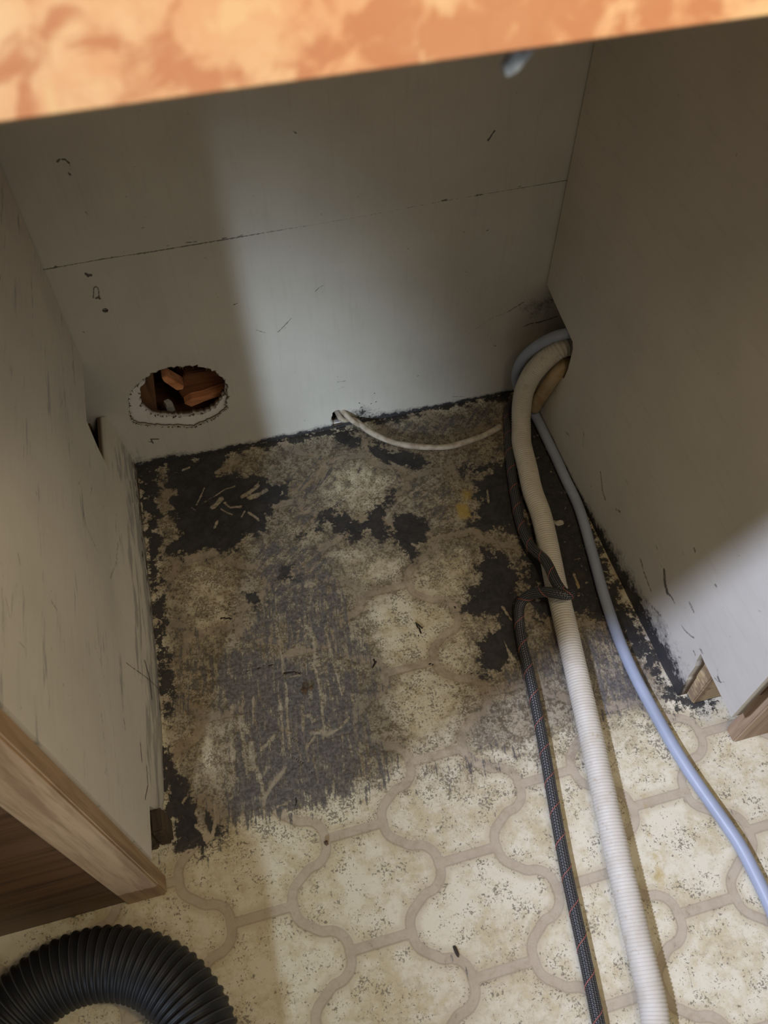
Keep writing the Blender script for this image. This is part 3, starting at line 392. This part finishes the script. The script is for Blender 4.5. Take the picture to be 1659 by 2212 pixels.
MAT = dict(
    floor=floor_mat(),
    wall=paint_mat('white_painted_board', (.62, .605, .535), 'wall'),
    left=paint_mat('scuffed_white_panel', (.68, .64, .55), 'left'),
    right=paint_mat('white_panel', (.62, .59, .52), 'right'),
    inner=paint_mat('raw_white_plasterboard', (.80, .77, .74), 'wall'),
    torn=plain_mat('torn_brown_fibre', (.15, .10, .06), (.06, .04, .025), .9, .1, 300),
    oak=wood_mat('oak_stile', (.40, .27, .155), (.25, .155, .085), 2),
    oak_r=wood_mat('reddish_oak_stile', (.42, .30, .20), (.29, .195, .125), 2),
    darkwood=wood_mat('dark_brown_wood', (.115, .060, .028), (.06, .030, .015), 0, .7, .4),
    brown=wood_mat('cavity_wood', (.20, .10, .05), (.10, .05, .025), 2, .8, .6),
    cavity=plain_mat('shaded_cavity_board', (.05, .028, .016), (.03, .018, .01), .9, .1, 20),  # near-black, puts the shade of the cavity into the board colour
    rust=wood_mat('rust_brown_wood', (.22, .085, .035), (.12, .045, .02), 0, .8, .7),
    litwood=wood_mat('warm_lit_copper_wood', (.80, .36, .17), (.50, .20, .09), 0, .8, .6),  # copper tone brightened to stand in for warm light inside the wall
    pine=ring_wood_mat('pine_end_grain', (.68, .53, .31), (.45, .31, .15)),
    dirtywood=wood_mat('stained_base_wood', (.10, .07, .045), (.035, .026, .02), 1, .8, .8),
    inside=plain_mat('cabinet_interior', (.13, .08, .045), (.085, .05, .028), .7, .2, 20),
    laminate=laminate_mat(), hose=white_hose_mat(), braid=braid_mat(), vac=vac_mat(),
    tracer=plain_mat('red_tracer_thread', (.38, .12, .09), None, .6, .2),
    blue=plain_mat('blue_grey_tube', (.33, .375, .48), (.28, .32, .41), .42, .4, 12),
    tan=plain_mat('tan_plastic', (.40, .31, .19), (.33, .22, .10), .5, .3, 60),
    cable=plain_mat('beige_cable_sheath', (.52, .46, .37), (.36, .30, .22), .5, .3, 90),
    scrap=plain_mat('pale_blue_plastic', (.40, .50, .68), (.20, .26, .38), .3, .5, 200),
    darkchip=plain_mat('dark_chip', (.05, .04, .028), (.03, .025, .02), .7, .2, 300),
    brownchip=plain_mat('brown_crumb', (.12, .075, .045), (.07, .045, .03), .8, .2, 300),
    paperchip=plain_mat('pale_flake', (.50, .48, .43), (.38, .36, .32), .7, .2, 300),
)
# ------------------------------------------------------------------ floor
def axis_pts(lo, hi, step, out_lo, out_hi):
    a = np.arange(lo, hi+step/2, step)
    L = lo-np.geomspace(.02, lo-out_lo, 14)[::-1]; R = hi+np.geomspace(.02, out_hi-hi, 14)
    return np.concatenate([L, a, R])
def build_floor():
    X, Y = axis_pts(-.26, .74, .002, -2.2, 2.6), axis_pts(-.94, .02, .002, -3.6, .24)
    gx, gy = np.meshgrid(X, Y); P = np.stack([gx.ravel(), gy.ravel()], 1)
    ox, oy, a, T, th, L = LAT
    c, s = math.cos(th), math.sin(th)
    U = (P[:, 0]-ox)*c+(P[:, 1]-oy)*s; V = -(P[:, 0]-ox)*s+(P[:, 1]-oy)*c
    i = np.floor(U/(2*a)); U = U-i*2*a; V = np.mod(V, T)               # cell 2a x T
    crv = []
    def bez(p0, p1, n=26):
        dv = p1[1]-p0[1]; t = np.linspace(0, 1, n)[:, None]
        q = [np.array(p0), np.array(p0)+[-.004, dv*.62], np.array(p1)-[-.004, dv*.62], np.array(p1)]
        b = (1-t)**3*q[0]+3*t*(1-t)**2*q[1]+3*t*t*(1-t)*q[2]+t**3*q[3]
        b[:, 1] += .0030*np.exp(-((t[:, 0]-.5)/.10)**2)*np.sign(dv); return b
    for col in range(-1, 4):
        for k in range(-2, 3):
            u0, v0 = col*a, (k+.5*(col % 2))*T
            crv.append(np.stack([np.linspace(u0-L/2, u0+L/2, 40), np.full(40, v0)], 1))
            for sg in (-1, 1):
                crv.append(bez((u0+L/2, v0), (u0+a-L/2, v0+sg*T/2)))
    Q = np.concatenate(crv); Q = Q[(Q[:, 0] > -.03) & (Q[:, 0] < 2*a+.03) & (Q[:, 1] > -.03) & (Q[:, 1] < T+.03)]
    d = np.empty(len(P))
    for k in range(0, len(P), 8000):
        D = (U[k:k+8000, None]-Q[None, :, 0])**2+(V[k:k+8000, None]-Q[None, :, 1])**2
        d[k:k+8000] = np.sqrt(D.min(1))
    clean = blob_field(P, CLEAN, .02)
    film = np.maximum(blob_field(P, FILM, .018), .72*blob_field(P, BLACK, .045))*(1-.85*clean); dirt = blob_field(P, DIRT, .03)*(1-.75*clean)
    at = dict(grout=d, black=blob_field(P, BLACK, .016), film=film, dirt=dirt, yellow=blob_field(P, YELLOW, .012),
              scratch=line_field(P, SCRATCH, 1.35), gouge=line_field(P, GOUGE))
    nx = len(X); ii = np.arange(len(X)-1); faces = []
    for r in range(len(Y)-1):
        b = r*nx+ii; faces += list(zip(b.tolist(), (b+1).tolist(), (b+1+nx).tolist(), (b+nx).tolist()))
    V3 = np.concatenate([P, np.zeros((len(P), 1))], 1)
    o = mesh_obj('floor', V3, faces, MAT['floor'], attrs=at)
    tag(o, kind='structure', label='cream vinyl sheet floor with lantern shaped tile print, black mould in the bay')
build_floor()
# ------------------------------------------------------------------ back wall
def build_wall():
    big = ragged(HOLE, .0035, .0009, 3)
    sm = [(HOLESMALL[0][0]+.0036*math.cos(t), HOLESMALL[0][1]+.0036*math.sin(t)) for t in np.linspace(0, 2*np.pi, 18, endpoint=False)]
    wire = ragged([(x, max(z, .004)) for x, z in WIREHOLE], .004, .0006, 5)
    out = [(-.9, 0), (-.05, 0), (.2, 0), (.45, 0), (.8, 0), (1.6, 0), (1.6, 1.5), (-.9, 1.5)]
    sx = [(-.05, SEAM[0][1]-.0005)]+SEAM[1:-1]+[(.66, SEAM[-1][1]+.0004)]
    lines = [(s*.95, w, q) for s, w, q in WALLMARK]+[(.62, .0010, sx)]
    v, F = sheet(out, [big, sm, wire], .005, lines, .0011, ((-.06, .002), (.72, .62)))
    mk = line_field(v, WALLMARK)
    d = seg_dist(v, sx); mk = np.maximum(mk, np.clip(1.5-d/.0009, 0, 1)*np.interp(v[:, 0], [0, .2, .3, .45, .62], [.75, .75, .5, .5, .8]))
    # the fibre is torn round the big hole and the wire hole
    db = seg_dist(v, big, True); mk = np.maximum(mk, .55*np.clip(1-db/.004, 0, 1))
    z, x = v[:, 1], v[:, 0]
    h = np.interp(x, [0, .05, .09, .2, .25, .29, .33, .38, .45, .62], [.016, .02, .011, .010, .011, .012, .024, .014, .010, .008])
    mold = np.clip(.95-z/h*.55, 0, 1)
    mold = np.maximum(mold, .62*np.exp(-(((x-.345)/.03)**2+((z-.022)/.020)**2)))
    mold = np.maximum(mold, .85*np.exp(-(((x-.304)/.012)**2+((z-.018)/.016)**2)))
    mold = np.maximum(mold, .50*np.exp(-(((x-.61)/.05)**2+((z-.17)/.04)**2)))
    mold = np.maximum(mold, .45*np.exp(-(((x-.0)/.03)**2+((z-.02)/.03)**2)))
    o = sheet_obj('wall_back', v, F, lambda v, t: np.stack([v[:, 0], np.full(len(v), t), v[:, 1]], 1), .0045, MAT['wall'], attrs=dict(mark=mk, mold=mold))
    tag(o, kind='structure', label='white painted back wall with a round cut hole')
    # second board behind it with a smaller hole
    inn = ragged(HOLEIN, .003, .0012, 9)
    wb = [(x, max(z, .006)) for x, z in WIREHOLE]
    v, F = sheet([(-.3, 0), (.9, 0), (.9, .4), (-.3, .4)], [inn, sm, wb], .03, [(1, .002, inn+[inn[0]])], .002)
    sheet_obj('backing_board', v, F, lambda v, t: np.stack([v[:, 0], np.full(len(v), .0055+t), v[:, 1]], 1), .010, MAT['inner'], o, dict(mark=v[:, 0]*0, mold=v[:, 0]*0))
    # ragged fibres round both rims
    r = np.random.default_rng(4); V, Fc = [], []
    for loop, y0, n, ln in ((big, -.0006, 110, .0030), (inn, .0050, 110, .0032)):
        for _ in range(n):
            i = r.integers(len(loop)); a = np.array(loop[i]); b = np.array(loop[(i+1) % len(loop)]); q = a+(b-a)*r.random()
            tdir = (b-a)/np.linalg.norm(b-a); nd = np.array([-tdir[1], tdir[0]])*r.choice([-1, 1], p=[.45, .55])+tdir*r.normal(0, .6)
            e = q+nd*ln*r.uniform(.3, 1.1); w = r.uniform(.0004, .0014); k = len(V)
            for dx, z0 in ((-w, 0), (w, 0)): V.append((q[0]+tdir[0]*dx, y0, q[1]+tdir[1]*dx))
            V.append((e[0], y0-r.uniform(0, .0015), e[1])); V.append((q[0], y0+.0012, q[1]))
            Fc += [(k, k+1, k+2), (k+1, k+3, k+2), (k+3, k, k+2), (k, k+3, k+1)]
    mesh_obj('torn_fibre', V, Fc, MAT['torn'], o)
    # framing behind the boards, cavity parts coloured dark for shade
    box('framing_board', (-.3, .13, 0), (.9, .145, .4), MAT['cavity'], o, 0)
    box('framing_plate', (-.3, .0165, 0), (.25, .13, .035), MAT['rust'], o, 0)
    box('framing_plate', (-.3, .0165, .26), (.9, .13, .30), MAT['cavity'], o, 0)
    return o
wall = build_wall()
# wood seen inside the hole
o = prism('wood_stud', PLANK, .028, .060, 1, MAT['brown'], bevel=.001)
tag(o, 'narrow brown upright timber at the left inside the round wall hole', 'timber')
o = prism('wood_brace', STICK, .020, .040, 1, MAT['litwood'], bevel=.001)
tag(o, 'short stick coloured bright copper as if lit, slanting inside the top of the round wall hole', 'timber')
o = prism('wood_block', BLOCK, .045, .085, 1, MAT['rust'], bevel=.0015)
tag(o, 'wide reddish brown timber block filling the right of the wall hole', 'timber')
o = prism('block_lit_edge', EDGE, .030, .0445, 1, MAT['litwood'], bevel=.001)  # lit lower edge of the block, added as a bright strip
tag(o, 'copper coloured strip as the lit lower edge of the brown block inside the wall hole', 'timber')
def chip(name, loc, size, mat, rz, seed, lump=.25):
    bm = bmesh.new(); bmesh.ops.create_icosphere(bm, subdivisions=2, radius=1); r = np.random.default_rng(seed)
    for v in bm.verts:
        k = 1+r.normal(0, lump)*.5; q = v.co*k
        q = Vector([math.copysign(abs(c)**.6, c) for c in q]); v.co = Vector((q.x*size[0], q.y*size[1], q.z*size[2]))
    lo = min(v.co.z for v in bm.verts)
    for v in bm.verts: v.co.z -= lo
    me = bpy.data.meshes.new(name); bm.to_mesh(me); bm.free(); me.materials.append(mat)
    o = link(bpy.data.objects.new(name, me)); o.location = loc; o.rotation_euler = (0, 0, rz); return o
o = chip('plaster_lump', (LUMP[0][0], .045, .0350), (.007, .006, .022), MAT['paperchip'], .3, 5); tag(o, 'pale plaster lump at the bottom inside the round wall hole', 'debris')
# ------------------------------------------------------------------ left cabinet
def lx(y, z):
    xb = np.interp(-y, [0, .2, .32, .39, .5, .56, .6], [.0012, -.001, -.0033, -.006, -.014, -.018, -.022])
    xt = np.interp(-y, [0, .577], [-.0145, -.022])
    t = np.clip(z/.15, 0, 1); t = t*t*(3-2*t)
    return xb+(xt-xb)*t
def build_left():
    root = empty('base_cabinet', (-.30, -.30, 0))
    tag(root, 'base cabinet at the left with scuffed white side, oak front stile and dark front board', 'cabinet')
    def under(o):
        o.parent = root; o.matrix_parent_inverse = Matrix.Translation((.30, .30, 0)); return o
    out = [(-.002, .0006)]+[(-y, .0006+abs(rng.normal(0, .0006))) for y in np.arange(.012, .50, .012)]
    out += [(-.512, .012), (-.518, .03), (-.519, .05), (-.5215, .068)]+[(-y, .069+rng.normal(0, .0005)) for y in np.arange(.53, .575, .01)]
    out += [(-.5765, .068), (-.5765, .868), (-.002, .868), (-.002, .217), (-.03, .2175), (-.097, .217), (-.0985, .17), (-.099, .123), (-.05, .124), (-.006, .123), (-.002, .121)]
    lines = LMARK
    v, F = sheet(out, [], .006, lines, .0013, ((-.6, .002), (0, .62)))
    y, z = v[:, 0], v[:, 1]
    mold = np.clip(1.05-z/.11, 0, 1)*np.interp(-y, [0, .3, .45, .6], [1, .85, .8, .55])
    mold = np.maximum(mold, .9*np.clip(1-z/.02, 0, 1))
    o = sheet_obj('side_panel', v, F, lambda v, t: np.stack([lx(v[:, 0], v[:, 1])-t, v[:, 0], v[:, 1]], 1), .010, MAT['left'], attrs=dict(mark=line_field(v, LMARK), mold=mold))
    under(o)['label'] = 'white side panel with grey smears'
    under(box('face_frame_stile', (-.0645, -.597, .0005), (-.0217, -.577, .868), MAT['oak'], bevel=.0018))['label'] = 'golden oak front stile'
    under(box('front_board', (-.56, -.5935, .0005), (-.0648, -.580, .868), MAT['darkwood'], bevel=.001))['label'] = 'dark brown front board'
    under(box('base_cleat', (-.10, -.548, .0005), (-.0245, -.455, .066), MAT['dirtywood'], bevel=.0015))
    under(box('base_shim', (-.0242, -.546, .0005), (-.008, -.519, .050), MAT['dirtywood'], bevel=.003))
    under(box('inner_board', (-.56, -.575, .0), (-.545, -.004, .868), MAT['inside'], bevel=0))
    under(box('cabinet_floor', (-.544, -.575, .10), (-.0345, -.004, .115), MAT['inside'], bevel=0))
    return root
build_left()
# ------------------------------------------------------------------ right cabinet
def build_right():
    root = empty('base_cabinet', (.95, -.30, 0))
    tag(root, 'base cabinet at the right with tall white side panel and mould along its foot', 'cabinet')
    def under(o):
        o.parent = root; o.matrix_parent_inverse = Matrix.Translation((-.95, .30, 0)); return o
    low = [(-y, .0006+abs(rng.normal(0, .0012))*(y > .25)) for y in np.arange(.004, .528, .009)]
    toe = ragged([(-.5325, .0008), (-.529, .05), (-.5255, .100)], .006, .0008, 6)[:-10] or [(-.53, .05)]
    toe = [(-.5325, .002), (-.5312, .02), (-.5306, .045), (-.5290, .05), (-.5287, .08), (-.5262, .088), (-.5252, .105), (-.5235, .1095), (-.5248, .1065), (-.535, .1045)]
    out = low+toe+[(-.56, .1035), (-.578, .1025), (-.6005, .1005), (-.6005, .868), (-.003, .868)]
    out += [(-.003, .212), (-.03, .2065), (-.0558, .2025), (-.085, .199), (-.103, .196), (-.108, .188), (-.108, .150), (-.103, .126), (-.07, .115), (-.04, .106), (-.003, .10)]
    v, F = sheet(out, [], .006, RMARK, .0013, ((-.62, .002), (0, .75)))
    y, z = v[:, 0], v[:, 1]
    h = np.interp(-y, [0, .2, .28, .36, .45, .53, .6], [.008, .012, .026, .040, .055, .050, .0])+1e-4
    mold = np.clip(1.0-z/h*.6, 0, 1)*(z < .1)
    mold = np.maximum(mold, .33*np.clip(1-z/.12, 0, 1)*np.interp(-y, [0, .15, .25, .5, .55], [.5, .8, 1, 1, .2]))
    o = sheet_obj('side_panel', v, F, lambda v, t: np.stack([.61+t+v[:, 0]*0, v[:, 0], v[:, 1]], 1), .012, MAT['right'], attrs=dict(mark=line_field(v, RMARK, 1.5), mold=mold))
    under(o)['label'] = 'white side panel, mouldy at the bottom'
    under(box('face_frame_stile', (.6478, -.603, .0005), (.694, -.585, .868), MAT['oak_r'], bevel=.0018))['label'] = 'reddish oak front stile'
    under(box('base_board', (.6228, -.5465, .002), (.75, -.505, .098), MAT['pine'], bevel=.0015))['label'] = 'raw pine board end showing through the toe notch'
    under(box('gap_shade_strip', (.6225, -.590, .115), (.6475, -.575, .868), MAT['darkwood'], bevel=.001))  # dark strip stands in for the shaded gap between panel and stile
    under(box('inner_board', (1.30, -.575, 0), (1.315, -.004, .868), MAT['inside'], bevel=0))
    under(box('front_board', (.6945, -.6, .0005), (1.315, -.586, .868), MAT['darkwood'], bevel=.001))
    under(box('cabinet_floor', (.6228, -.5, .10), (1.299, -.13, .115), MAT['inside'], bevel=0))
    return root
build_right()
# ------------------------------------------------------------------ countertop
prof = [(-.6308, .8700), (-.6315, .8702), (-.6318, .8708), (-.6318, .907), (-.6312, .911), (-.629, .913), (-.002, .913), (-.002, .8700)]
o = prism('countertop', prof, -.88, 1.5, 0, MAT['laminate'])
tag(o, 'orange mottled laminate countertop edge running across above the empty bay', 'countertop')
# small scrap under the counter edge
bm = bmesh.new(); bs = np.array(BLUESCRAP)
ce = bs.mean(0)
pr = [(-.0042, -.0022), (-.0030, -.0045), (.0000, -.0036), (.0052, .0030), (.0040, .0042), (-.0012, .0042)]
o = prism('plastic_scrap', [(ce[0]+a, .8656+b) for a, b in pr], -.6275, -.6245, 1, MAT['scrap'], bevel=.0004)
tag(o, 'tiny pale blue scrap hanging below the orange countertop edge', 'scrap')
# ------------------------------------------------------------------ hoses and cables
def corr(pitch, r, amp): return lambda s: r-amp+amp*2*(.5+.5*math.cos(2*math.pi*s/pitch))**.7
W3 = [(.68, -.055, .120), (.640, -.066, .148), (.616, -.076, .1625), (.600, -.079, .158), (.586, -.076, .138), (.577, -.070, .108), (.573, -.066, .070), (.572, -.072, .034), (.567, -.092, .0175)]
W3 += [(x, y, .0152) for x, y in WHITE[1:]]
o = tube('drain_hose', W3, .0009, corr(.0036, .0140, .0006), MAT['hose'], segs=32)
tag(o, 'ivory corrugated drain hose lying from the right wall notch to the front', 'hose')
o = tube('plastic_tube', [(.66, -.05, .10), (.634, -.074, .126), (.617, -.086, .1345), (.6045, -.0885, .122), (.600, -.082, .095), (.598, -.073, .066), (.597, -.066, .045), (.597, -.062, .0275)], .003, .0105, MAT['tan'], segs=24)  # separate tan tube for an unidentified strip beside the corrugated hose
tag(o, 'short tan tube half hidden behind the ivory corrugated hose', 'tube')
B3 = [(.68, -.060, .165), (.640, -.074, .186), (.614, -.080, .1905), (.598, -.077, .1860), (.582, -.066, .165), (.571, -.050, .128), (.572, -.034, .08), (.584, -.030, .035), (.600, -.046, .012)]
B3 += [(min(x, .6022), y, .0078) for x, y in BLUE[1:]]
o = tube('water_tube', B3, .004, .0073, MAT['blue'], segs=24)
tag(o, 'smooth blue grey water tube running along the right panel to the front', 'tube')
L3 = [(x, y, (.0072, .0072, .0072, .0072, .0085, .018, .0345)[i]) for i, (x, y) in enumerate(BLACKUP)]
K = BLACKLOOP
L3 = [(.6000, .0-.008, .0072)]+L3+[(K[0][0], K[0][1], .0430), (K[1][0]-.002, K[1][1]+.004, .0445), (K[1][0]+.002, K[1][1]-.003, .0520), (K[2][0]+.002, K[2][1]-.002, .0590), (K[2][0]-.008, K[2][1]+.004, .0570), (K[3][0], K[3][1], .0480), (K[4][0], K[4][1], .0300), (K[5][0], K[5][1], .0150)]
L3 += [(x, y, .0072) for x, y in BLACKDN]
root = empty('supply_hose', tuple(L3[-1]))
tag(root, 'black braided supply hose looping over the ivory corrugated hose', 'hose')
inv = Matrix.Translation(-Vector(L3[-1]))
o = tube('braided_sleeve', L3, .0012, .0068, MAT['braid'], segs=20); o.parent = root; o.matrix_parent_inverse = inv
def tracer():
    C, u = spline(L3, .0012); T, N, B = frames(C); ph = 2*np.pi*u/.034
    Q = C+.0067*(np.cos(ph)[:, None]*N+np.sin(ph)[:, None]*B)
    return tube('tracer_thread', Q[::2], .0012, .00048, MAT['tracer'], segs=6)
o = tracer(); o.parent = root; o.matrix_parent_inverse = inv; o['label'] = 'thin red tracer thread spiralling round the black hose'
C3 = [(.306, .030, .022), (.3085, .012, .024), (.3125, -.004, .020)]+[(x, y, .0052+.010*max(0, 1-i/2.)) for i, (x, y) in enumerate(CABLE[1:])][0:]
C3[-1] = (.545, -.0665, .0048); C3.pop(-2)
o = tube('cable', C3, .003, lambda s: .0045+.0003*math.sin(s*90), MAT['cable'], segs=14)
tag(o, 'beige electric cable sagging from the mouse hole in the back wall', 'cable')
o = tube('cable_stub', [(.309, .020, .0335), (.316, -.002, .0330), (.325, -.011, .0235), (.335, -.013, .0125), (.343, -.0125, .0052)], .0025, .0040, MAT['cable'], segs=12)
tag(o, 'short cut cable stub above the beige cable at the wall hole', 'cable')
def vac():
    cx, cy = VACC; r = .108; R = .0345
    pts = [(cx-r-.02, cy-.40, R+.0005), (cx-r-.012, cy-.2, R+.0005)]+[(cx+r*math.cos(t), cy+r*math.sin(t), R+.0005) for t in np.radians(np.arange(185, -20, -15))]+[(cx+r-.004, cy-.17, R+.0005), (cx+r+.02, cy-.36, R+.0005)]
    p = .0081
    f = lambda s: R-.0020+.0024*max(0., math.cos(2*math.pi*s/p))**.5 if True else 0
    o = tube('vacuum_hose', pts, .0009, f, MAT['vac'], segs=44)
    u = np.array([d.value for d in o.data.attributes['along'].data])
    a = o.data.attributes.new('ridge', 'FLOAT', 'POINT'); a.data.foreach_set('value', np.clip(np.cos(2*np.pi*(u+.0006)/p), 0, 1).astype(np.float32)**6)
    tag(o, 'thick black ribbed vacuum hose curving at the lower left', 'hose')
vac()
# ------------------------------------------------------------------ crumbs on the floor
D = DEBRIS
for i, (nm, k, sz, mt, rz, lb) in enumerate((
    ('rubber_chip', 0, (.0020, .0056, .0011), 'darkchip', .15, 'dark oblong rubber chip lying alone on the clean front floor'),
    ('bark_splinter', 1, (.0011, .0065, .0009), 'darkchip', .55, 'dark splinter on the pale tile in the middle of the bay'),
    ('brown_crumb', 2, (.0036, .0042, .0022), 'brownchip', .4, 'brown crumb on the grey mould film left of centre'),
    ('brown_crumb', 3, (.0028, .0026, .0018), 'brownchip', 1., 'smaller brown crumb beside the larger one on the grey film'),
    ('pale_flake', 5, (.0050, .0026, .0007), 'paperchip', -.5, 'pale flake on black mould by the foot of the right panel'),
    ('pale_flake', 4, (.0065, .0042, .0007), 'paperchip', .1, 'pale flake right of the ivory hose near the back'),
    ('brown_crumb', 8, (.0022, .0026, .0016), 'brownchip', .2, 'tiny brown crumb on a floor seam left of the front centre'))):
    o = chip(nm, (D[k][0], D[k][1], .0002), sz, MAT[mt], rz, 20+i); tag(o, lb, 'debris')
